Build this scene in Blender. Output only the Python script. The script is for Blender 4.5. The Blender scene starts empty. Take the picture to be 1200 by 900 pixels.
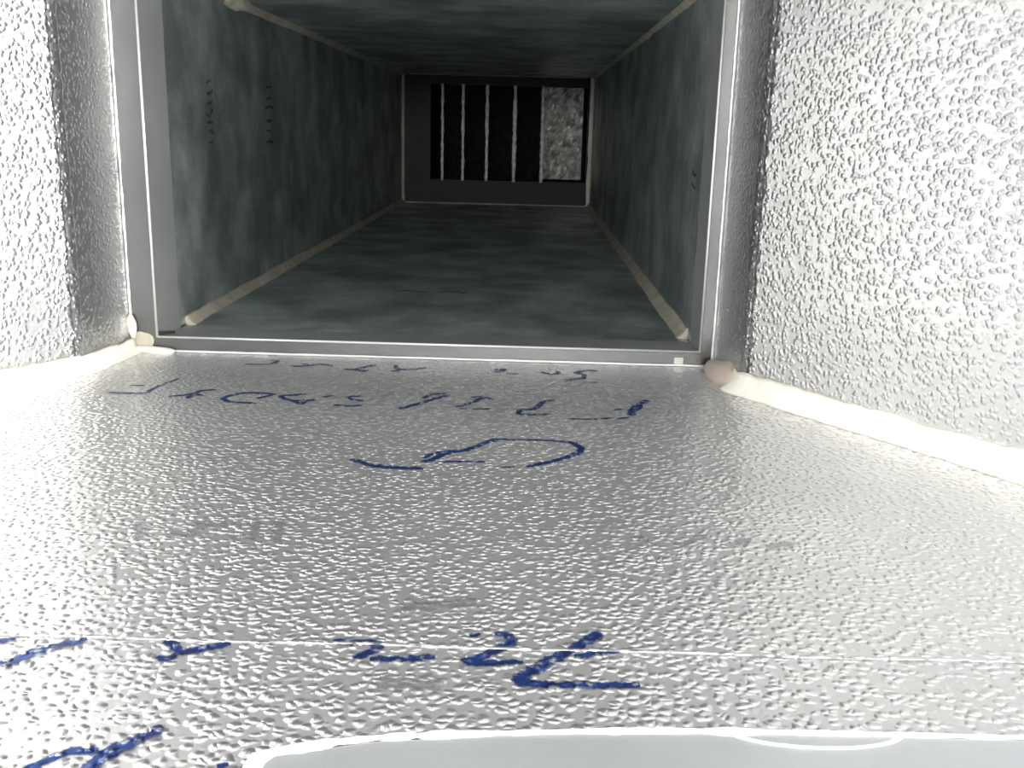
import bpy, bmesh, math, random
from mathutils import Vector, Matrix

# ---------------------------------------------------------------- camera, world, lights, exposure
C = bpy.context.scene.collection
F_PX, PITCH, ROLL, YAW = 1170.6, 0.2502, 0.0258, -0.0119
EYE = Vector((0.0782, -0.7391, 0.1715))
cy, sy, cp, sp, cr, sr = math.cos(YAW), math.sin(YAW), math.cos(PITCH), math.sin(PITCH), math.cos(ROLL), math.sin(ROLL)
fwd = Vector((sy*cp, cy*cp, -sp))
rgt = Vector((cy, -sy, 0))
upv = rgt.cross(fwd)
right = rgt*cr + upv*sr
up = upv*cr - rgt*sr
cam_data = bpy.data.cameras.new('camera')
cam = bpy.data.objects.new('camera', cam_data)
C.objects.link(cam)
cam.matrix_world = Matrix((
    (right.x, up.x, -fwd.x, EYE.x), (right.y, up.y, -fwd.y, EYE.y),
    (right.z, up.z, -fwd.z, EYE.z), (0, 0, 0, 1)))
cam_data.sensor_width = 36.0
cam_data.lens = 36.0*F_PX/1200.0
cam_data.clip_start = 0.01
bpy.context.scene.camera = cam

world = bpy.data.worlds.new('daylit_room')
bpy.context.scene.world = world
world.use_nodes = True
world.node_tree.nodes['Background'].inputs[0].default_value = (0.98, 0.99, 1.0, 1)
world.node_tree.nodes['Background'].inputs[1].default_value = 0.78

def area(name, loc, target, sx, sy_, power, color):
    d = bpy.data.lights.new(name, 'AREA')
    d.shape = 'RECTANGLE'; d.size = sx; d.size_y = sy_; d.energy = power; d.color = color
    o = bpy.data.objects.new(name, d); C.objects.link(o)
    o.location = loc
    o.rotation_euler = (Vector(target) - Vector(loc)).to_track_quat('-Z', 'Y').to_euler()
    return o
area('glint_fill', (0.25, -1.55, 1.75), (0, -0.3, 0), 0.35, 0.35, 38, (1.0, 0.99, 0.97))  # unseen overhead lamp, added to raise glints on the foil lumps
area('duct_end_fill', (0.05, -4.2, 0.45), (0, 0.5, 0.13), 0.3, 0.3, 29, (1.0, 0.98, 0.95))  # lamp added along the duct axis to brighten the far vanes
# daylight from a window behind the photographer, high and to the right
area('window_daylight', (2.65, -2.0, 0.55), (-0.36, -0.27, 0.15), 0.5, 0.8, 86, (1.0, 0.985, 0.96))

vs = bpy.context.scene.view_settings
vs.view_transform = 'Standard'
vs.look = 'None'
vs.exposure = 0.46
vs.gamma = 1.0
vs.use_curve_mapping = False

rnd = random.Random(7)

# ---------------------------------------------------------------- materials
def new_mat(name):
    m = bpy.data.materials.new(name); m.use_nodes = True
    nt = m.node_tree
    return m, nt, nt.nodes['Principled BSDF']

def stucco(name, col, col2, rough, bump, scale=230.0, metallic=1.0, blotch=6.0, dist=0.0008, film=None):
    """embossed (stucco) aluminium foil: rounded lumps, slight tarnish"""
    m, nt, b = new_mat(name)
    N, L = nt.nodes, nt.links
    tc = N.new('ShaderNodeTexCoord')
    mp = N.new('ShaderNodeMapping'); L.new(tc.outputs['Object'], mp.inputs['Vector'])
    # slightly warped coordinates -> voronoi pimples of uneven size
    wn = N.new('ShaderNodeTexNoise'); wn.inputs['Scale'].default_value = scale*0.6; wn.inputs['Detail'].default_value = 1.0
    L.new(mp.outputs[0], wn.inputs['Vector'])
    wm = N.new('ShaderNodeVectorMath'); wm.operation = 'MULTIPLY_ADD'
    wm.inputs[1].default_value = (0.9/scale,)*3
    L.new(wn.outputs['Color'], wm.inputs[0]); L.new(mp.outputs[0], wm.inputs[2])
    n1 = N.new('ShaderNodeTexVoronoi'); n1.feature = 'F1'; n1.inputs['Scale'].default_value = scale
    L.new(wm.outputs[0], n1.inputs['Vector'])
    r1 = N.new('ShaderNodeMapRange'); r1.interpolation_type = 'SMOOTHSTEP'
    r1.inputs['From Min'].default_value = 0.10; r1.inputs['From Max'].default_value = 0.62
    r1.inputs['To Min'].default_value = 1.0; r1.inputs['To Max'].default_value = 0.0
    L.new(n1.outputs['Distance'], r1.inputs['Value'])
    bp = N.new('ShaderNodeBump'); bp.inputs['Strength'].default_value = bump
    bp.inputs['Distance'].default_value = dist
    L.new(r1.outputs[0], bp.inputs['Height'])
    L.new(bp.outputs[0], b.inputs['Normal'])
    n2 = N.new('ShaderNodeTexNoise'); n2.inputs['Scale'].default_value = blotch
    n2.inputs['Detail'].default_value = 6; n2.inputs['Roughness'].default_value = 0.6
    L.new(tc.outputs['Object'], n2.inputs['Vector'])
    r2 = N.new('ShaderNodeValToRGB')
    r2.color_ramp.elements[0].position = 0.38; r2.color_ramp.elements[1].position = 0.66
    r2.color_ramp.elements[0].color = (*col2, 1); r2.color_ramp.elements[1].color = (*col, 1)
    L.new(n2.outputs['Fac'], r2.inputs[0])
    L.new(r2.outputs[0], b.inputs['Base Color'])
    b.inputs['Metallic'].default_value = metallic
    b.inputs['Roughness'].default_value = rough
    if film:
        # thin film of ink: soft ragged edge and small gaps where the pimples were missed
        uv = N.new('ShaderNodeUVMap'); sx = N.new('ShaderNodeSeparateXYZ'); L.new(uv.outputs[0], sx.inputs[0])
        ab = N.new('ShaderNodeMath'); ab.operation = 'ABSOLUTE'; L.new(sx.outputs[1], ab.inputs[0])
        gn = N.new('ShaderNodeTexNoise'); gn.inputs['Scale'].default_value = 520; gn.inputs['Detail'].default_value = 2
        L.new(tc.outputs['Object'], gn.inputs['Vector'])
        ad = N.new('ShaderNodeMath'); ad.operation = 'MULTIPLY_ADD'; ad.inputs[1].default_value = 1.7
        L.new(gn.outputs['Fac'], ad.inputs[0]); L.new(ab.outputs[0], ad.inputs[2])
        mr = N.new('ShaderNodeMapRange'); mr.interpolation_type = 'SMOOTHSTEP'
        mr.inputs['From Min'].default_value = film[0]; mr.inputs['From Max'].default_value = film[1]
        mr.inputs['To Min'].default_value = film[2]; mr.inputs['To Max'].default_value = 0.0
        L.new(ad.outputs[0], mr.inputs['Value'])
        # ink rubbed thin on the pimple crowns
        cr_ = N.new('ShaderNodeMapRange'); cr_.inputs['From Min'].default_value = 0.60; cr_.inputs['From Max'].default_value = 0.85
        cr_.inputs['To Min'].default_value = 1.0; cr_.inputs['To Max'].default_value = film[3]
        L.new(r1.outputs[0], cr_.inputs['Value'])
        mu = N.new('ShaderNodeMath'); mu.operation = 'MULTIPLY'
        L.new(mr.outputs[0], mu.inputs[0]); L.new(cr_.outputs[0], mu.inputs[1]); L.new(mu.outputs[0], b.inputs['Alpha'])
    return m

M_FOIL = stucco('embossed_bright_foil', (0.83, 0.83, 0.825), (0.75, 0.75, 0.75), 0.275, 0.8, scale=270, dist=0.0009, metallic=0.85)
M_WALL = stucco('embossed_wall_foil', (0.74, 0.74, 0.735), (0.67, 0.67, 0.67), 0.29, 0.75, scale=290, dist=0.00052, metallic=0.92)
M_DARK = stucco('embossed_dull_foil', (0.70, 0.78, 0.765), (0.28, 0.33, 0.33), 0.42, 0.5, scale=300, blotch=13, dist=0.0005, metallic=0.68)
M_INK = stucco('blue_marker_ink', (0.030, 0.085, 0.29), (0.016, 0.036, 0.17), 0.34, 0.8, scale=270, dist=0.0009, metallic=0.75, blotch=120, film=(1.25, 2.05, 0.95, 0.1))
M_PRINT = stucco('faded_grey_print', (0.62, 0.63, 0.64), (0.56, 0.57, 0.58), 0.45, 0.15, scale=270, dist=0.0009, film=(0.8, 1.9, 0.8, 1.0))
M_SOOT = stucco('black_stencil_print', (0.012, 0.014, 0.016), (0.03, 0.035, 0.035), 0.6, 0.5, metallic=0.2, blotch=90, film=(1.0, 1.9, 0.6, 1.0))

def plain(name, col, rough, metallic=0.0, noise=None, spec=0.5, bump=0.0, nscale=60):
    m, nt, b = new_mat(name)
    N, L = nt.nodes, nt.links
    b.inputs['Base Color'].default_value = (*col, 1)
    b.inputs['Roughness'].default_value = rough
    b.inputs['Metallic'].default_value = metallic
    b.inputs['Specular IOR Level'].default_value = spec
    tc = N.new('ShaderNodeTexCoord')
    n = N.new('ShaderNodeTexNoise'); n.inputs['Scale'].default_value = nscale
    n.inputs['Detail'].default_value = 5
    L.new(tc.outputs['Object'], n.inputs['Vector'])
    if noise:
        r = N.new('ShaderNodeValToRGB')
        r.color_ramp.elements[0].position = 0.35; r.color_ramp.elements[1].position = 0.65
        r.color_ramp.elements[0].color = (*noise, 1); r.color_ramp.elements[1].color = (*col, 1)
        L.new(n.outputs['Fac'], r.inputs[0]); L.new(r.outputs[0], b.inputs['Base Color'])
    if bump:
        bp = N.new('ShaderNodeBump'); bp.inputs['Strength'].default_value = bump
        bp.inputs['Distance'].default_value = 0.001
        L.new(n.outputs['Fac'], bp.inputs['Height']); L.new(bp.outputs[0], b.inputs['Normal'])
    return m

M_SEAL = plain('cream_sealant', (0.88, 0.86, 0.78), 0.45, noise=(0.82, 0.79, 0.69), bump=0.8, nscale=70)
M_SEAL2 = plain('beige_sealant', (0.62, 0.57, 0.46), 0.5, noise=(0.46, 0.42, 0.34), bump=0.5, nscale=50)
M_PINK = plain('buff_gasket', (0.58, 0.50, 0.43), 0.6, noise=(0.50, 0.42, 0.36), bump=0.3)
M_PROF = plain('mill_aluminium', (0.17, 0.175, 0.172), 0.36, 1.0, noise=(0.14, 0.146, 0.143), nscale=14)
M_EDGE = plain('edge_highlight_white', (0.95, 0.95, 0.93), 0.35, 0.6)  # edge highlights of the frame put into the base colour
M_LEDGE = plain('satin_flange', (0.42, 0.435, 0.43), 0.45, 0.5, noise=(0.34, 0.35, 0.345), nscale=9)
M_FOAM = plain('insulation_foam', (0.72, 0.63, 0.42), 0.9, noise=(0.66, 0.57, 0.38), bump=0.4)
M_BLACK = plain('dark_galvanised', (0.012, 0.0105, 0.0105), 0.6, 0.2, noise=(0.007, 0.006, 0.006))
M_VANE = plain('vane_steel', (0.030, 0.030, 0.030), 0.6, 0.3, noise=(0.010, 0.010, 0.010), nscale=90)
M_VEDGE = plain('vane_edge', (0.85, 0.83, 0.80), 0.5, 0.0, noise=(0.5, 0.49, 0.47), nscale=110)
M_CRUMP = plain('crumpled_foil', (0.75, 0.74, 0.71), 0.45, 0.2, noise=(0.25, 0.25, 0.24), bump=1.0, nscale=70)
M_RIM = plain('rim_aluminium', (0.74, 0.76, 0.78), 0.42, 0.9, noise=(0.66, 0.69, 0.71), nscale=12)

# ---------------------------------------------------------------- helpers
def link_mesh(name, verts, faces, mat, parent=None, smooth=False, bevel=0.0, seg=2):
    me = bpy.data.meshes.new(name)
    me.from_pydata([tuple(v) for v in verts], [], faces)
    bm = bmesh.new(); bm.from_mesh(me)
    bmesh.ops.recalc_face_normals(bm, faces=bm.faces)
    bm.to_mesh(me); bm.free()
    me.materials.append(mat)
    if smooth:
        for p in me.polygons: p.use_smooth = True
    o = bpy.data.objects.new(name, me)
    C.objects.link(o)
    if parent: o.parent = parent
    if bevel:
        b = o.modifiers.new('bevel', 'BEVEL'); b.width = bevel; b.segments = seg; b.limit_method = 'ANGLE'
    return o

def struct(o):
    o['kind'] = 'structure'; return o

def label(o, text, cat, group=None):
    o['label'] = text; o['category'] = cat
    if group: o['group'] = group
    return o

def empty(name, loc=(0, 0, 0)):
    o = bpy.data.objects.new(name, None); C.objects.link(o); o.location = loc
    o.empty_display_size = 0.02
    return o

def slab(poly, offset):
    """polygon (list of 3D points) thickened by the vector offset"""
    n = len(poly); off = Vector(offset)
    vs_ = [Vector(p) for p in poly] + [Vector(p)+off for p in poly]
    fs = [tuple(range(n)), tuple(range(2*n-1, n-1, -1))]
    fs += [(i, (i+1) % n, n+(i+1) % n, n+i) for i in range(n)]
    return vs_, fs

def merge(*parts):
    V, Fc = [], []
    for v, f in parts:
        k = len(V); V += list(v); Fc += [tuple(i+k for i in q) for q in f]
    return V, Fc

def box(x0, x1, y0, y1, z0, z1):
    return slab([(x0, y0, z0), (x1, y0, z0), (x1, y1, z0), (x0, y1, z0)], (0, 0, z1-z0))

def bead(name, path, A, B, wa, wb, mat, parent=None, jit=0.12, taper=(1, 1), n=None, seed=1, sag=0.45, lift=0.0002, label_=None):
    """fillet of sealant run along a corner. A, B: directions along the two surfaces."""
    r = random.Random(seed)
    A, B = Vector(A).normalized(), Vector(B).normalized()
    P = [Vector(p) for p in path]
    pts = []
    total = sum((P[i+1]-P[i]).length for i in range(len(P)-1))
    n = n or max(8, int(total/0.006))
    for i in range(n+1):
        d = total*i/n
        for k in range(len(P)-1):
            l = (P[k+1]-P[k]).length
            if d <= l+1e-9 or k == len(P)-2:
                pts.append((P[k].lerp(P[k+1], min(1, d/l)), i/n)); break
            d -= l
    V, Fc = [], []
    K = 7
    ja = jb = 0.0
    for i, (c, t) in enumerate(pts):
        ja = 0.75*ja + r.uniform(-1, 1)*jit*0.6
        jb = 0.75*jb + r.uniform(-1, 1)*jit*0.6
        s = taper[0] + (taper[1]-taper[0])*t
        a, b = wa*s*(1+ja), wb*s*(1+jb)
        lo = (A+B)*lift
        V.append(c - (A+B)*0.0005)
        for k in range(K):
            u = k/(K-1)
            # quadratic curve from the A edge to the B edge, control near the corner
            pa, pb, pc = c+A*a, c+B*b, c+(A*a+B*b)*(0.5-sag*0.5)
            V.append(pa*(1-u)**2 + pc*2*u*(1-u) + pb*u*u + lo)
    m = K+1
    for i in range(len(pts)-1):
        for k in range(K):
            Fc.append((i*m+k, i*m+k+1, (i+1)*m+k+1, (i+1)*m+k))
        Fc.append((i*m+K, i*m, (i+1)*m, (i+1)*m+K))
    Fc.append(tuple(range(m))); Fc.append(tuple(range((len(pts)-1)*m, len(pts)*m))[::-1])
    return link_mesh(name, V, Fc, mat, parent, smooth=True)

def catmull(pts, step=0.002):
    P = [Vector(p) for p in pts]
    P = [P[0]*2-P[1]] + P + [P[-1]*2-P[-2]]
    out = []
    for i in range(1, len(P)-2):
        l = (P[i+1]-P[i]).length
        n = max(2, int(l/step))
        for k in range(n):
            t = k/n
            out.append(0.5*((2*P[i]) + (P[i+1]-P[i-1])*t + (2*P[i-1]-5*P[i]+4*P[i+1]-P[i+2])*t*t + (3*P[i]-P[i-1]-3*P[i+1]+P[i+2])*t**3))
    out.append(P[-2])
    return out

def stroke(name, pts, width, mat, parent, frame, seed=0, h=0.00025, step=0.002, rag=0.22):
    """a marker stroke as a thin film of ink; frame(x, y, h) maps surface coordinates to space"""
    r = random.Random(seed)
    c = catmull([(p[0], p[1], 0) for p in pts], step)
    V, Fc = [], []
    hw = width*0.5
    for i, p in enumerate(c):
        t = (c[min(i+1, len(c)-1)] - c[max(i-1, 0)])
        if t.length < 1e-9: t = Vector((1, 0, 0))
        t.normalize(); nn = Vector((-t.y, t.x, 0))
        e = 0.6 if i in (0, len(c)-1) else 1.0
        a = p + nn*hw*e*(1+r.uniform(-rag, rag)); b = p - nn*hw*e*(1+r.uniform(-rag, rag))
        V += [frame(a.x, a.y, h), frame(b.x, b.y, h)]
    for i in range(len(c)-1):
        Fc.append((2*i, 2*i+1, 2*i+3, 2*i+2))
    me = bpy.data.meshes.new(name); me.from_pydata([tuple(v) for v in V], [], Fc); me.materials.append(mat)
    uvl = me.uv_layers.new(name='UVMap')
    for lp in me.loops:
        uvl.data[lp.index].uv = (lp.vertex_index//2/max(1, len(c)-1), 1.0 if lp.vertex_index % 2 else -1.0)
    o = bpy.data.objects.new(name, me); C.objects.link(o); o.parent = parent
    return o

# ---------------------------------------------------------------- dimensions (metres)
T = 0.020                      # panel thickness
XW = 0.221                     # half width of the wide collar
YC = -0.070                    # where the walls start to splay
YM = -0.480                    # mouth of the splayed section
SL = math.tan(math.radians(34.8))
XM = XW + 0.007 + SL*(YC-YM)
XC = XW + 0.007
ZC = 0.291                     # collar height
ZM = ZC + 0.42*(YC-YM)
DX0, DX1, DZ0, DZ1, DL = -0.1955, 0.2084, 0.0130, 0.2791, 1.454   # inner duct

# ---------------------------------------------------------------- splayed front section
YE = -0.60
fp = [(-XW, 0.0, 0), (-XC, YC, 0), (-XM-0.09, YE+0.0, 0), (XM+0.09, YE+0.0, 0), (XC, YC, 0), (XW, 0.0, 0)]
v, f = slab([Vector(p) + Vector(((-1 if p[0] < 0 else 1)*T, 0, 0)) for p in fp], (0, 0, -T))
floor = struct(link_mesh('floor', v, f, M_FOIL))
floor['label'] = 'embossed silver foil floor panel with blue marker writing'

def side_wall(s, name):
    a = slab([(s*XW, 0.0, 0), (s*XC, YC, 0), (s*XC, YC, ZC), (s*XW, 0.0, ZC)], (s*T, 0, 0))
    b = slab([(s*XC, YC, 0), (s*XM, YM, 0), (s*XM, YM, ZM), (s*XC, YC, ZC)], (s*T, 0.0, 0))
    v, f = merge(a, b)
    o = struct(link_mesh(name, v, f, M_WALL))
    # rolled crease where the sheet bends
    return o
wall_left = side_wall(-1, 'wall_left')
wall_right = side_wall(1, 'wall_right')
a = slab([(-XW, 0, ZC), (XW, 0, ZC), (XC, YC, ZC), (-XC, YC, ZC)], (0, 0, T))
b = slab([(-XC, YC, ZC), (XC, YC, ZC), (XM, YM, ZM), (-XM, YM, ZM)], (0, 0, T))
v, f = merge(a, b)
ceiling = struct(link_mesh('ceiling', v, f, M_WALL))

# crease ridges at the bends of the side walls
for s, wall in ((-1, wall_left), (1, wall_right)):
    V, Fc = [], []
    r = random.Random(5+s)
    n = 60
    for i in range(n+1):
        z = 0.012 + (ZC-0.012)*i/n
        j = r.uniform(-0.0012, 0.0012)
        w = 0.0022 + r.uniform(-0.0008, 0.0008)
        V += [(s*(XC+0.0002-0.0008), YC+0.004+j, z), (s*(XC-0.0016), YC+j*0.6, z), (s*(XC+0.0002+0.0012), YC-0.004-w*0.6+j, z)]
    for i in range(n):
        for k in range(2):
            Fc.append((i*3+k, i*3+k+1, i*3+3+k+1, i*3+3+k))
    link_mesh('crease', V, Fc, M_WALL, wall, smooth=True)

# faint welt across the floor foil
V, Fc = [], []
n = 90
for i in range(n+1):
    x = -0.16 + 0.50*i/n
    y = -0.4335 + 0.010*(x+0.1) + 0.0004*math.sin(x*60)
    for k in range(5):
        a_ = math.pi*k/4
        V.append((x, y + 0.0011*math.cos(a_), 0.0001 + 0.00035*math.sin(a_)))
for i in range(n):
    for k in range(4):
        Fc.append((i*5+k, i*5+k+1, i*5+6+k, i*5+5+k))
link_mesh('foil_welt', V, Fc, M_FOIL, floor, smooth=True)

# marker writing on the floor
WRITING = {
 'far': [
  (4, [(-0.1254, -0.0326), (-0.1098, -0.0307), (-0.1045, -0.0198), (-0.1107, -0.0181)]),
  (4.5, [(-0.092, -0.0335), (-0.0838, -0.0339), (-0.0718, -0.0259), (-0.0615, -0.0312)]),
  (3.5, [(-0.0858, -0.0252), (-0.0791, -0.0294)]),
  (5, [(-0.0522, -0.0384), (-0.0442, -0.0389), (-0.0367, -0.0291), (-0.0308, -0.0223)]),
  (5, [(-0.0442, -0.0389), (-0.0389, -0.043), (-0.0336, -0.041)]),
  (4, [(-0.017, -0.0216), (-0.0131, -0.0336), (-0.004, -0.0339), (0.0068, -0.0277)]),
  (3.5, [(-0.0179, -0.0405), (-0.0114, -0.0382)]),
  (5, [(0.0559, -0.0276), (0.0638, -0.0256), (0.0617, -0.0327), (0.0561, -0.0349)]),
  (3, [(0.0653, -0.0371), (0.0743, -0.0389)]),
  (3.5, [(0.0902, -0.0307), (0.0981, -0.037), (0.1039, -0.0325), (0.1017, -0.0269)]),
  (4.5, [(0.1068, -0.0568), (0.1142, -0.0491), (0.1205, -0.046), (0.1217, -0.0341), (0.1162, -0.03), (0.1246, -0.0217), (0.1326, -0.0232)]),
  (3, [(0.1205, -0.0574), (0.1304, -0.0571)]),
  (3, [(0.0911, -0.0306), (0.0978, -0.037), (0.1035, -0.0339)]),
 ],
 'upper': [
  (3.4, [(-0.1908, -0.1205), (-0.1789, -0.1211), (-0.166, -0.1205), (-0.1649, -0.1096), (-0.162, -0.0947), (-0.1574, -0.0803)]),
  (2.5, [(-0.1831, -0.1013), (-0.1733, -0.101)]),
  (4.5, [(-0.1487, -0.1263), (-0.1393, -0.1214), (-0.1349, -0.1162), (-0.1329, -0.11), (-0.1238, -0.1061)]),
  (4.5, [(-0.1355, -0.1298), (-0.1337, -0.12), (-0.1269, -0.1224)]),
  (4.5, [(-0.0834, -0.1136), (-0.0922, -0.1114), (-0.1041, -0.1127), (-0.111, -0.1206), (-0.1131, -0.1274), (-0.107, -0.1343), (-0.0957, -0.1356), (-0.0894, -0.1372)]),
  (4.5, [(-0.0921, -0.1251), (-0.0872, -0.1187), (-0.0824, -0.1135)]),
  (4.5, [(-0.0638, -0.1102), (-0.0729, -0.1152), (-0.0785, -0.117), (-0.075, -0.1232), (-0.0678, -0.1281), (-0.0613, -0.1349), (-0.06, -0.1272), (-0.0548, -0.1236)]),
  (4, [(-0.0678, -0.1281), (-0.0617, -0.1244)]),
  (4.5, [(-0.0522, -0.1168), (-0.0447, -0.1132)]),
  (4.5, [(-0.0277, -0.1113), (-0.0352, -0.1149), (-0.0322, -0.1204), (-0.0242, -0.1233)]),
  (4, [(-0.0426, -0.1347), (-0.0315, -0.136), (-0.023, -0.1337)]),
  (5, [(0.0008, -0.1398), (0.0063, -0.1331), (0.0142, -0.1229), (0.0212, -0.1125), (0.0296, -0.1025)]),
  (4, [(0.0132, -0.1134), (0.0173, -0.1039), (0.0272, -0.098)]),
  (4.5, [(0.0359, -0.1317), (0.0414, -0.1256), (0.047, -0.1174), (0.0526, -0.1071), (0.0589, -0.1103)]),
  (3.6, [(0.0381, -0.1351), (0.0499, -0.1346), (0.0577, -0.133)]),
  (3.6, [(0.0434, -0.1081), (0.0524, -0.1032)]),
  (5, [(0.0746, -0.1437), (0.0774, -0.1338), (0.0853, -0.1301), (0.0915, -0.1126), (0.0987, -0.1079)]),
  (4, [(0.0746, -0.1437), (0.0843, -0.1438), (0.096, -0.1415)]),
  (6, [(0.1455, -0.1398), (0.1475, -0.1289), (0.1519, -0.1155), (0.1606, -0.1011)]),
  (4, [(0.1457, -0.1273), (0.1519, -0.1248), (0.1543, -0.1115)]),
  (3.2, [(0.1066, -0.1508), (0.1157, -0.1509), (0.1254, -0.1488), (0.1348, -0.1455)]),
  (3, [(0.1361, -0.1477), (0.1442, -0.1434)]),
  (3, [(0.1357, -0.1284), (0.1415, -0.1248)]),
 ],
 'circle': [
  (5, [(-0.0118, -0.2393), (-0.0009, -0.2475), (0.0078, -0.2504), (0.0161, -0.2507), (0.028, -0.2514)]),
  (5.5, [(0.0248, -0.2386), (0.0301, -0.2373), (0.0353, -0.2273), (0.0422, -0.2208), (0.0494, -0.2161), (0.0588, -0.2028), (0.065, -0.1958)]),
  (3.4, [(0.065, -0.1958), (0.0728, -0.1964), (0.0871, -0.1958), (0.1, -0.1967)]),
  (5, [(0.1, -0.1967), (0.1076, -0.2002), (0.111, -0.2103), (0.1068, -0.2206), (0.0941, -0.2333), (0.0808, -0.243)]),
  (3, [(0.0351, -0.2387), (0.0506, -0.2373), (0.0591, -0.2365)]),
  (4, [(0.0262, -0.2339), (0.0314, -0.2249), (0.0421, -0.2188)]),
  (2.6, [(0.0677, -0.2442), (0.0749, -0.2443)]),
 ],
 'lower': [
  (5, [(-0.0872, -0.4528), (-0.0872, -0.4509), (-0.084, -0.4501), (-0.0804, -0.4441), (-0.0768, -0.4419), (-0.0728, -0.439), (-0.067, -0.4353)]),
  (3, [(-0.0862, -0.4546), (-0.084, -0.4526)]),
  (4, [(-0.0991, -0.4387), (-0.0956, -0.4378), (-0.0933, -0.437), (-0.0913, -0.4355)]),
  (5, [(-0.0417, -0.433), (-0.0376, -0.4361), (-0.034, -0.4406), (-0.0301, -0.4403), (-0.0255, -0.4381), (-0.0183, -0.4349)]),
  (4, [(-0.0398, -0.4448), (-0.0353, -0.4464), (-0.034, -0.4425)]),
  (5, [(0.024, -0.4408), (0.0284, -0.4386), (0.0315, -0.4337), (0.0301, -0.4309), (0.0233, -0.4313), (0.0156, -0.4314)]),
  (4.5, [(0.0299, -0.4419), (0.0402, -0.4412), (0.0513, -0.4391)]),
  (5, [(0.0599, -0.4404), (0.0674, -0.4381), (0.072, -0.4331), (0.0767, -0.4279), (0.0747, -0.4231), (0.0707, -0.4223)]),
  (4.5, [(0.061, -0.4421), (0.0676, -0.4426), (0.0751, -0.4413), (0.0808, -0.4413)]),
  (3.4, [(0.0618, -0.4239), (0.0657, -0.423)]),
  (5.8, [(0.0781, -0.453), (0.0845, -0.4452), (0.0902, -0.4385), (0.0962, -0.4325), (0.1023, -0.4253), (0.1077, -0.4189)]),
  (5, [(0.0979, -0.4362), (0.1048, -0.4329), (0.1136, -0.4314)]),
  (5, [(0.0781, -0.453), (0.0863, -0.4542), (0.099, -0.4538), (0.1182, -0.4527)]),
 ],
 'near': [
  (5.5, [(-0.0359, -0.5085), (-0.0358, -0.5025), (-0.0345, -0.4988), (-0.0327, -0.4951), (-0.0305, -0.4936), (-0.0277, -0.4891), (-0.0236, -0.4845)]),
  (5, [(-0.0369, -0.4972), (-0.0315, -0.4969)]),
  (4, [(-0.0533, -0.5069), (-0.0516, -0.5038), (-0.0481, -0.4996), (-0.0455, -0.4967), (-0.0397, -0.4959), (-0.038, -0.4986)]),
  (3.5, [(-0.0028, -0.5012), (0.0001, -0.5001)]),
 ],
 'smudge': [
  (7, [(-0.0735, -0.3415), (-0.0612, -0.3452), (-0.0606, -0.3299)]),
  (7, [(-0.0655, -0.3323), (-0.0491, -0.3329)]),
  (8, [(-0.0384, -0.3281), (-0.033, -0.3485)]),
  (8, [(-0.0277, -0.3253), (-0.024, -0.3496)]),
  (6, [(-0.0469, -0.3478), (-0.0339, -0.3449)]),
  (7, [(-0.0899, -0.3322), (-0.0808, -0.3485)]),
  (6, [(0.1292, -0.3305), (0.1373, -0.341)]),
  (6, [(0.1465, -0.3403), (0.1614, -0.328)]),
  (6, [(0.1668, -0.3388), (0.1796, -0.3304)]),
  (6, [(0.185, -0.3392), (0.1976, -0.3328)]),
  (12, [(0.0355, -0.4045), (0.0635, -0.3999)]),
  (12, [(0.0339, -0.456), (0.0557, -0.4577)]),
 ],
}

fl = lambda x, y, h: Vector((x, y, h))
LBL = {'far': 'row of small upside-down blue letters beside the frame', 'upper': 'row of upside-down blue digits and letters',
       'circle': 'large blue loop with an arrow stroke', 'lower': 'large upside-down blue letters and digits', 'near': 'blue diagonal stroke near the rim',
       'smudge': 'faded grey printed marks under the foil'}
sd = 0
for key, strokes in WRITING.items():
    parent = None
    for (w, pts) in strokes:
        sd += 1
        mat = M_PRINT if key == 'smudge' else M_INK
        if parent is None:
            parent = stroke('printed_mark' if key == 'smudge' else 'handwriting', pts, w*0.001, mat, floor, fl, sd, h=0.00018+0.00001*sd)
            parent['label'] = LBL[key]
        else:
            stroke('stroke', pts, w*0.001, mat, parent, fl, sd, h=0.00018+0.000002*sd)

# ---------------------------------------------------------------- aluminium connecting frame
frame = empty('connecting_frame', (0, 0, 0))
label(frame, 'smooth grey aluminium frame joining the wide mouth to the dark duct', 'frame')
IX0, IX1, IZ0, IZ1 = -0.2008, 0.2105, 0.0117, 0.2810
LD = 0.036   # depth of the inner flange
def rail(name, pts_outer, pts_inner, flange):
    """mitred face plate (10 mm deep behind Y=0)"""
    o1, o2 = pts_outer; i1, i2 = pts_inner
    poly = [(o1[0], 0, o1[1]), (o2[0], 0, o2[1]), (i2[0], 0, i2[1]), (i1[0], 0, i1[1])]
    return link_mesh(name, *slab(poly, (0, 0.0009, 0)), M_PROF, frame)
O = [(-XW+0.0005, 0.0005), (XW-0.0005, 0.0005), (XW-0.0005, ZC-0.0005), (-XW+0.0005, ZC-0.0005)]
I = [(IX0, IZ0), (IX1, IZ0), (IX1, IZ1), (IX0, IZ1)]
rails = []
for k, nm in enumerate(('bottom_rail', 'side_rail', 'top_rail', 'side_rail')):
    rails.append(rail(nm, (O[k], O[(k+1) % 4]), (I[k], I[(k+1) % 4]), None))
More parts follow.
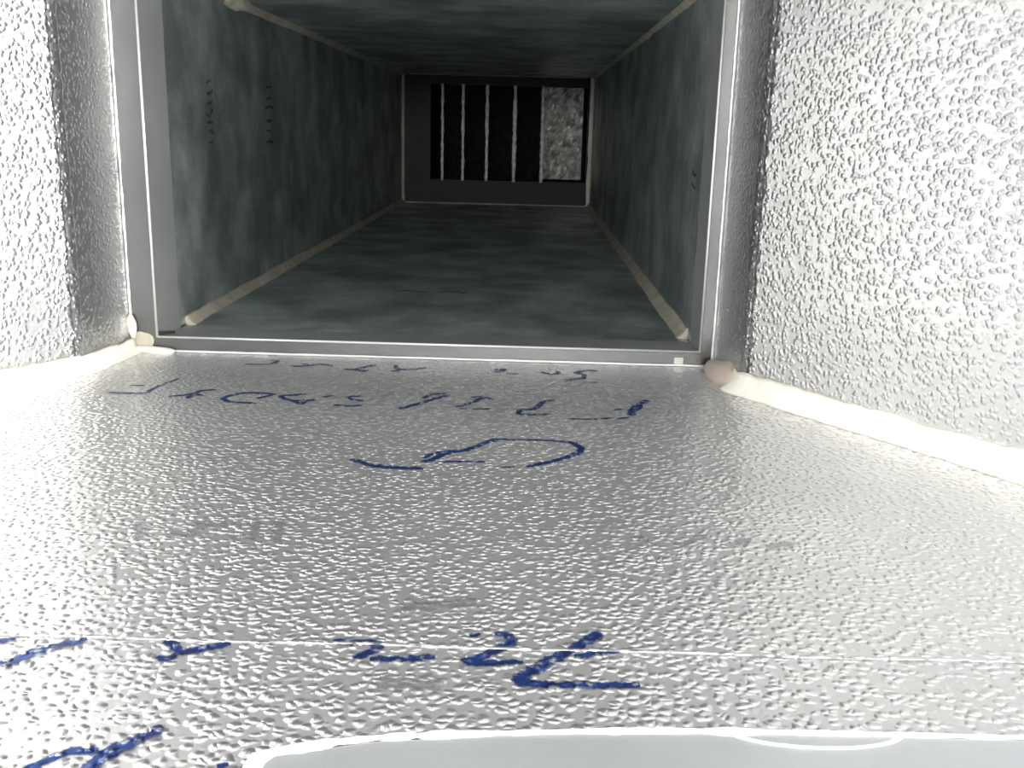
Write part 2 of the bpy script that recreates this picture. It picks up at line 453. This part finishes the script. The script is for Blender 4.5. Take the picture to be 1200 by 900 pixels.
# flanges reaching into the duct
th = 0.0012
IN = [(IX0, IZ0), (IX1, IZ0), (IX1, IZ1), (IX0, IZ1)]
DN = [(DX0, DZ0-0.0012), (DX1, DZ0-0.0012), (DX1, DZ1), (DX0, DZ1)]
fl_parts = []
for k, off in enumerate(((0, 0, -th), (th, 0, 0), (0, 0, th), (-th, 0, 0))):
    a_, b_, c_, d_ = IN[k], IN[(k+1) % 4], DN[(k+1) % 4], DN[k]
    fl_parts.append(slab([(a_[0], 0, a_[1]), (b_[0], 0, b_[1]), (c_[0], LD, c_[1]), (d_[0], LD, d_[1])], off))
for k, pr in enumerate(fl_parts):
    link_mesh('flange', *pr, M_LEDGE, rails[k])
# rounded edges, inner arris and outer lip, with highlights painted in near-white
def rod(name, p0, p1, rad, mat, parent, n=10, wob=0.0, seed=0, seg=1):
    r = random.Random(seed)
    p0, p1 = Vector(p0), Vector(p1); d = (p1-p0).normalized()
    a_ = d.orthogonal().normalized(); b_ = d.cross(a_)
    V, Fc = [], []
    for s_ in range(seg+1):
        c = p0.lerp(p1, s_/seg) + (a_*r.uniform(-1, 1)+b_*r.uniform(-1, 1))*wob
        rr = rad*(1+r.uniform(-1, 1)*(0.25 if wob else 0))
        for i in range(n):
            t = 2*math.pi*i/n
            V.append(c + a_*rr*math.cos(t) + b_*rr*math.sin(t))
    for s_ in range(seg):
        for i in range(n):
            j = (i+1) % n
            Fc.append((s_*n+i, s_*n+j, (s_+1)*n+j, (s_+1)*n+i))
    Fc += [tuple(range(n)), tuple(range(seg*n, seg*n+n))[::-1]]
    return link_mesh(name, V, Fc, mat, parent, smooth=True)
for k in range(4):
    i1, i2 = I[k], I[(k+1) % 4]
    rod('rounded_edge', (i1[0], -0.0004, i1[1]), (i2[0], -0.0004, i2[1]), 0.0010, M_EDGE, rails[k])
    o1, o2 = O[k], O[(k+1) % 4]
    cx_ = lambda q: (q[0]*0.997, -0.0008, q[1]+(0.0006 if q[1] < 0.1 else -0.0006))
    rod('outer_lip', cx_(o1), cx_(o2), 0.0009, M_EDGE, rails[k], wob=0.00012, seed=k, seg=40)
# small white chip on the bottom rail
link_mesh('paint_chip', *box(0.1915, 0.1985, -0.0010, 0.0, 0.0020, 0.0072), M_SEAL, rails[0], bevel=0.0008)
# dark open mitre at the lower left corner
link_mesh('mitre_gap', *slab([(IX0+0.0008, -0.0004, IZ0+0.0012), (IX0+0.0125, 0.003, IZ0+0.0022), (IX0+0.0115, 0.004, IZ0+0.0042), (IX0+0.0008, -0.0004, IZ0+0.0040)], (0, 0.001, 0)), M_BLACK, rails[3])

# ---------------------------------------------------------------- sealant in the front corners
def blob(name, c, r3, mat, parent=None, seed=0, amp=0.18, sub=3):
    bm = bmesh.new(); bmesh.ops.create_icosphere(bm, subdivisions=sub, radius=1)
    r = random.Random(seed)
    ph = [(Vector((r.uniform(-1, 1), r.uniform(-1, 1), r.uniform(-1, 1)))*3.5, r.uniform(0, 6)) for _ in range(5)]
    for vv in bm.verts:
        k = 1 + amp*sum(math.sin(vv.co.dot(d)+p) for d, p in ph)/2.2
        vv.co = Vector((vv.co.x*r3[0]*k, vv.co.y*r3[1]*k, vv.co.z*r3[2]*k))
    me = bpy.data.meshes.new(name); bm.to_mesh(me); bm.free()
    me.materials.append(mat)
    for p in me.polygons: p.use_smooth = True
    o = bpy.data.objects.new(name, me); C.objects.link(o); o.location = c
    if parent: o.parent = parent
    return o

sd_dir = Vector((SL, 1, 0)).normalized()
sl_left = empty('sealant_bead', (-XC, YC, 0))
label(sl_left, 'cream sealant bead along the left edge of the foil floor', 'sealant', )
p_l = [(-XW, -0.002, 0), (-XC, YC, 0), (-XM, YM, 0)]
o = bead('bead', p_l, (0.35, 0, 1), (1, -0.15, 0), 0.0125, 0.0095, M_SEAL, jit=0.16, seed=3, sag=0.55); o.parent = sl_left; o.location = -Vector(sl_left.location)
o = blob('smear', (-0.204, -0.003, 0.0012), (0.019, 0.004, 0.0030), M_SEAL, seed=2, amp=0.25); o.parent = sl_left; o.location -= Vector(sl_left.location)
o = blob('drip', (-0.2185, -0.003, 0.020), (0.0035, 0.003, 0.0085), M_SEAL, seed=4, amp=0.15); o.parent = sl_left; o.location -= Vector(sl_left.location)
o = blob('smear', (-0.2115, -0.0005, 0.008), (0.0085, 0.0010, 0.0080), M_SEAL2, seed=14, amp=0.22); o.parent = sl_left; o.location -= Vector(sl_left.location)

sl_right = empty('sealant_bead', (XC, YC, 0))
label(sl_right, 'wide white sealant bead along the right edge of the foil floor', 'sealant')
p_r = [(XC-0.001, YC+0.014, 0), (XC, YC, 0), (XM, YM, 0)]
o = bead('bead', p_r, (-0.2, 0, 1), (-1, -0.3, 0), 0.0150, 0.0135, M_SEAL, jit=0.13, seed=9, sag=0.6); o.parent = sl_right; o.location = -Vector(sl_right.location)

hg = rod('hairline_gap', (0.297, -0.113, 0.0004), (0.352, -0.275, 0.0004), 0.00045, M_LEDGE, None, wob=0.0002, seed=6, seg=20)
hg.parent = sl_right; hg.location = -Vector(sl_right.location)
gk = blob('gasket_lump', (XC+0.0015, -0.032, 0.0040), (0.0125, 0.032, 0.0125), M_PINK, seed=12, amp=0.30)
label(gk, 'buff pink lump of sealant at the right foot of the frame', 'sealant')

# ---------------------------------------------------------------- near rim profile
RX0 = 0.010
rim = empty('rim_profile', (RX0, YM, 0))
label(rim, 'smooth pale aluminium rim along the bottom edge of the picture', 'rim')
poly = [(RX0, YM-0.018, 0), (RX0+0.03, YM-0.009, 0), (0.09, YM-0.0025, 0), (0.14, YM+0.001, 0), (XM+0.05, YM+0.004, 0), (XM+0.05, YE, 0), (RX0-0.003, YE, 0)]
o = link_mesh('flat_strip', *slab(poly, (0, 0, 0.0016)), M_RIM, bevel=0.0006); o.parent = rim; o.location = -Vector(rim.location)
r = random.Random(11)
V, Fc = [], []
pth = catmull([(RX0-0.004, YM-0.040, 0), (RX0-0.002, YM-0.019, 0), (RX0+0.008, YM-0.014, 0), (RX0+0.03, YM-0.0075, 0), (0.09, YM-0.002, 0), (0.14, YM+0.001, 0), (0.25, YM+0.003, 0), (XM, YM+0.004, 0)], 0.004)
for i, p in enumerate(pth):
    w = 0.0015*(1.5 if i < 12 else 1.0)*(1+r.uniform(-0.7, 0.7))*max(0.45, 1-0.8*max(0, p.x-0.14)/0.1)
    for k in range(7):
        t = math.pi*k/6
        V.append((p.x+(-w*math.cos(t) if i < 8 else 0), p.y + (w*math.cos(t) if i >= 4 else 0), 0.0012 + 0.0011*math.sin(t)))
for i in range(len(pth)-1):
    for k in range(6):
        Fc.append((i*7+k, i*7+k+1, i*7+8+k, i*7+7+k))
o = link_mesh('sealant_line', V, Fc, M_SEAL, smooth=True); o.parent = rim; o.location = -Vector(rim.location)
# round droplet film on the strip
V, Fc = [], []
for i in range(25):
    t = math.pi*(0.08+0.84*i/24)
    for k in range(5):
        a_ = math.pi*k/4
        rr = 1 + 0.05*math.cos(a_)
        V.append((0.166 + 0.026*math.cos(t)*rr, YM+0.003 - 0.0085*math.sin(t)*rr, 0.0016+0.0005*math.sin(a_)))
for i in range(24):
    for k in range(4):
        Fc.append((i*5+k, i*5+k+1, i*5+6+k, i*5+5+k))
o = link_mesh('ring_mark', V, Fc, M_EDGE, smooth=True); o.parent = rim; o.location = -Vector(rim.location)

# ---------------------------------------------------------------- long inner duct
duct = empty('air_duct', (0, 0.05, 0))
label(duct, 'long dark insulated duct running away behind the frame', 'duct')
Y0 = 0.012
def dpart(name, geo, mat, **k):
    o = link_mesh(name, *geo, mat, **k); o.parent = duct; o.location = -Vector(duct.location); return o
d_bot = dpart('bottom_panel', box(DX0-T, DX1+T, LD, DL+0.5, DZ0-T, DZ0-0.0014), M_DARK)
d_top = dpart('top_panel', box(DX0-T, DX1+T, LD, DL, DZ1, DZ1+T), M_DARK)
d_l = dpart('side_panel', box(DX0-T, DX0, LD, DL, DZ0, DZ1), M_DARK)
d_r = dpart('side_panel', box(DX1, DX1+T, LD, DL, DZ0, DZ1), M_DARK)
# end wall with its dark border round the vane opening
WX0, WX1, WZ0, WZ1 = -0.135, 0.197, 0.058, 0.262
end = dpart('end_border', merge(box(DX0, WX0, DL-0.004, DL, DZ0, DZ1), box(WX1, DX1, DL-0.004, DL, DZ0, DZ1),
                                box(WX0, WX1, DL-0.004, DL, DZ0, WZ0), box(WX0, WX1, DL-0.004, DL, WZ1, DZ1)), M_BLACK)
def dbead(path, A, B, wa, wb, seed, mat=M_SEAL2, jit=0.12, sag=0.35, taper=(1, 1)):
    o = bead('sealant_bead', path, A, B, wa, wb, mat, jit=jit, seed=seed, sag=sag, taper=taper); o.parent = duct; o.location = -Vector(duct.location); return o
zb = DZ0-0.0014
dbead([(DX0, LD+0.012, zb), (DX0, DL-0.004, zb)], (0, 0, 1), (1, 0, 0), 0.0075, 0.0075, 21)
dbead([(DX1, LD+0.012, zb), (DX1, DL-0.004, zb)], (0, 0, 1), (-1, 0, 0), 0.0085, 0.0085, 22)
dbead([(DX0, LD, DZ1), (DX0, DL-0.004, DZ1)], (0, 0, -1), (1, 0, 0), 0.0060, 0.0060, 23)
dbead([(DX1, LD, DZ1), (DX1, DL-0.004, DZ1)], (0, 0, -1), (-1, 0, 0), 0.0045, 0.0045, 24, jit=0.2)
dbead([(DX0, DL-0.004, zb), (DX0, DL-0.004, DZ1)], (1, 0, 0), (0, -1, 0), 0.0050, 0.006, 25, jit=0.08)
dbead([(DX1, DL-0.004, zb), (DX1, DL-0.004, DZ1)], (-1, 0, 0), (0, -1, 0), 0.0075, 0.006, 26, mat=M_SEAL, jit=0.1)
dbead([(DX0, DL-0.004, DZ1), (DX1, DL-0.004, DZ1)], (0, 0, -1), (0, -1, 0), 0.0018, 0.003, 27)
dbead([(DX0, DL-0.004, zb), (DX1, DL-0.004, zb)], (0, 0, 1), (0, -1, 0), 0.0018, 0.002, 28)
o = blob('sealant_lump', (DX0+0.004, 0.215, DZ1-0.003), (0.008, 0.035, 0.008), M_SEAL2, seed=5, amp=0.3); o.parent = duct; o.location -= Vector(duct.location)

# black stencil print running up the side panels
def wl(x, y, h): return Vector((DX0+h+0.0002, x, y))
def wr(x, y, h): return Vector((DX1-h-0.0002, x, y))
def wf(x, y, h): return Vector((x, y, zb+h))
r = random.Random(31)
def marks(y, z0, z1, fr, par, w=0.005, dens=7):
    grp = None
    for k in range(dens):
        z = z0 + (z1-z0)*(k+0.5)/dens
        hh = 0.012 if y < 0.2 else 0.016
        a_, b_ = y-hh*r.uniform(0.5, 1), y+hh*r.uniform(0.5, 1)
        g = stroke('printed_mark', [(a_, z), ((a_+b_)/2, z+r.uniform(-0.003, 0.003)), (b_, z+r.uniform(-0.003, 0.003))], w*r.uniform(0.5, 0.9), M_SOOT, par, fr, seed=k, step=0.003)
        if k % 2:
            stroke('stroke', [(b_, z), (b_-0.003, z+0.005)], w*0.5, M_SOOT, g, fr, seed=k+50, step=0.003, h=0.0003)
marks(0.137, 0.150, 0.206, wl, d_l, dens=7)
marks(0.335, 0.146, 0.212, wl, d_l, dens=6, w=0.006)
marks(0.045+0.02, 0.125, 0.145, wr, d_r, dens=2, w=0.006)
for (x0, x1, y) in ((-0.055, -0.020, 0.245), (-0.012, 0.020, 0.245), (0.065, 0.10, 0.31)):
    stroke('printed_mark', [(x0, y), ((x0+x1)/2, y+0.006), (x1, y+r.uniform(-0.004, 0.008))], 0.006, M_SOOT, d_bot, wf, seed=3)

# ---------------------------------------------------------------- turning vanes beyond the duct
van = empty('turning_vanes', (0, DL+0.03, 0.05))
label(van, 'row of thin upright turning vanes across the far end of the duct', 'vanes')
def vpart(name, geo, mat, par=None, **k):
    o = link_mesh(name, *geo, mat, **k)
    o.parent = par or van
    o.location = -Vector(van.location) if par is None else (0, 0, 0)
    return o
vpart('mounting_rail', box(WX0-0.03, WX1, DL+0.002, DL+0.03, WZ0-0.006, WZ0+0.004), M_BLACK)
vpart('mounting_rail', box(WX0-0.03, WX1, DL+0.002, DL+0.03, WZ1-0.004, WZ1+0.006), M_BLACK)
for k, x in enumerate((-0.1105, -0.0665, -0.0155, 0.0435, 0.1025)):
    V, Fc = [], []
    n = 10
    for i in range(n+1):
        t = i/n
        px = x - 0.000 + 0.055*t*t
        py_ = DL + 0.004 + 0.075*t
        for (dx, z) in ((0, WZ0+0.004), (0.0012, WZ0+0.004), (0.0012, WZ1-0.004), (0, WZ1-0.004)):
            V.append((px+dx, py_, z))
    for i in range(n):
        for q in range(4):
            Fc.append((i*4+q, i*4+(q+1) % 4, (i+1)*4+(q+1) % 4, (i+1)*4+q))
    Fc += [(0, 1, 2, 3), (n*4+3, n*4+2, n*4+1, n*4)]
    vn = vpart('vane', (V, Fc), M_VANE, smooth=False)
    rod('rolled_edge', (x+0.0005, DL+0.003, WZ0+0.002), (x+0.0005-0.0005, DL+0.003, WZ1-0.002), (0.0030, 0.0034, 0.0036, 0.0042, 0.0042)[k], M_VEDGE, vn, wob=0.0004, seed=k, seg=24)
# crumpled foil patch closing the right-hand gap
r = random.Random(77)
V, Fc = [], []
nx, nz = 16, 34
for i in range(nx+1):
    for j in range(nz+1):
        V.append((0.105+0.083*i/nx, DL+0.006+r.uniform(-0.0022, 0.0022)+0.004*math.sin(i*0.7), WZ0+0.010+(WZ1-WZ0-0.014)*j/nz))
for i in range(nx):
    for j in range(nz):
        a_ = i*(nz+1)+j
        Fc.append((a_, a_+1, a_+nz+2, a_+nz+1))
fo = vpart('foil_patch', (V, Fc), M_CRUMP)
fo['label'] = 'crumpled grey foil patch at the right of the vanes'

# elbow beyond the vanes (dark)
elb = empty('duct_elbow', (0, DL+0.3, 0))
label(elb, 'black bend of the duct seen between the turning vanes', 'duct')
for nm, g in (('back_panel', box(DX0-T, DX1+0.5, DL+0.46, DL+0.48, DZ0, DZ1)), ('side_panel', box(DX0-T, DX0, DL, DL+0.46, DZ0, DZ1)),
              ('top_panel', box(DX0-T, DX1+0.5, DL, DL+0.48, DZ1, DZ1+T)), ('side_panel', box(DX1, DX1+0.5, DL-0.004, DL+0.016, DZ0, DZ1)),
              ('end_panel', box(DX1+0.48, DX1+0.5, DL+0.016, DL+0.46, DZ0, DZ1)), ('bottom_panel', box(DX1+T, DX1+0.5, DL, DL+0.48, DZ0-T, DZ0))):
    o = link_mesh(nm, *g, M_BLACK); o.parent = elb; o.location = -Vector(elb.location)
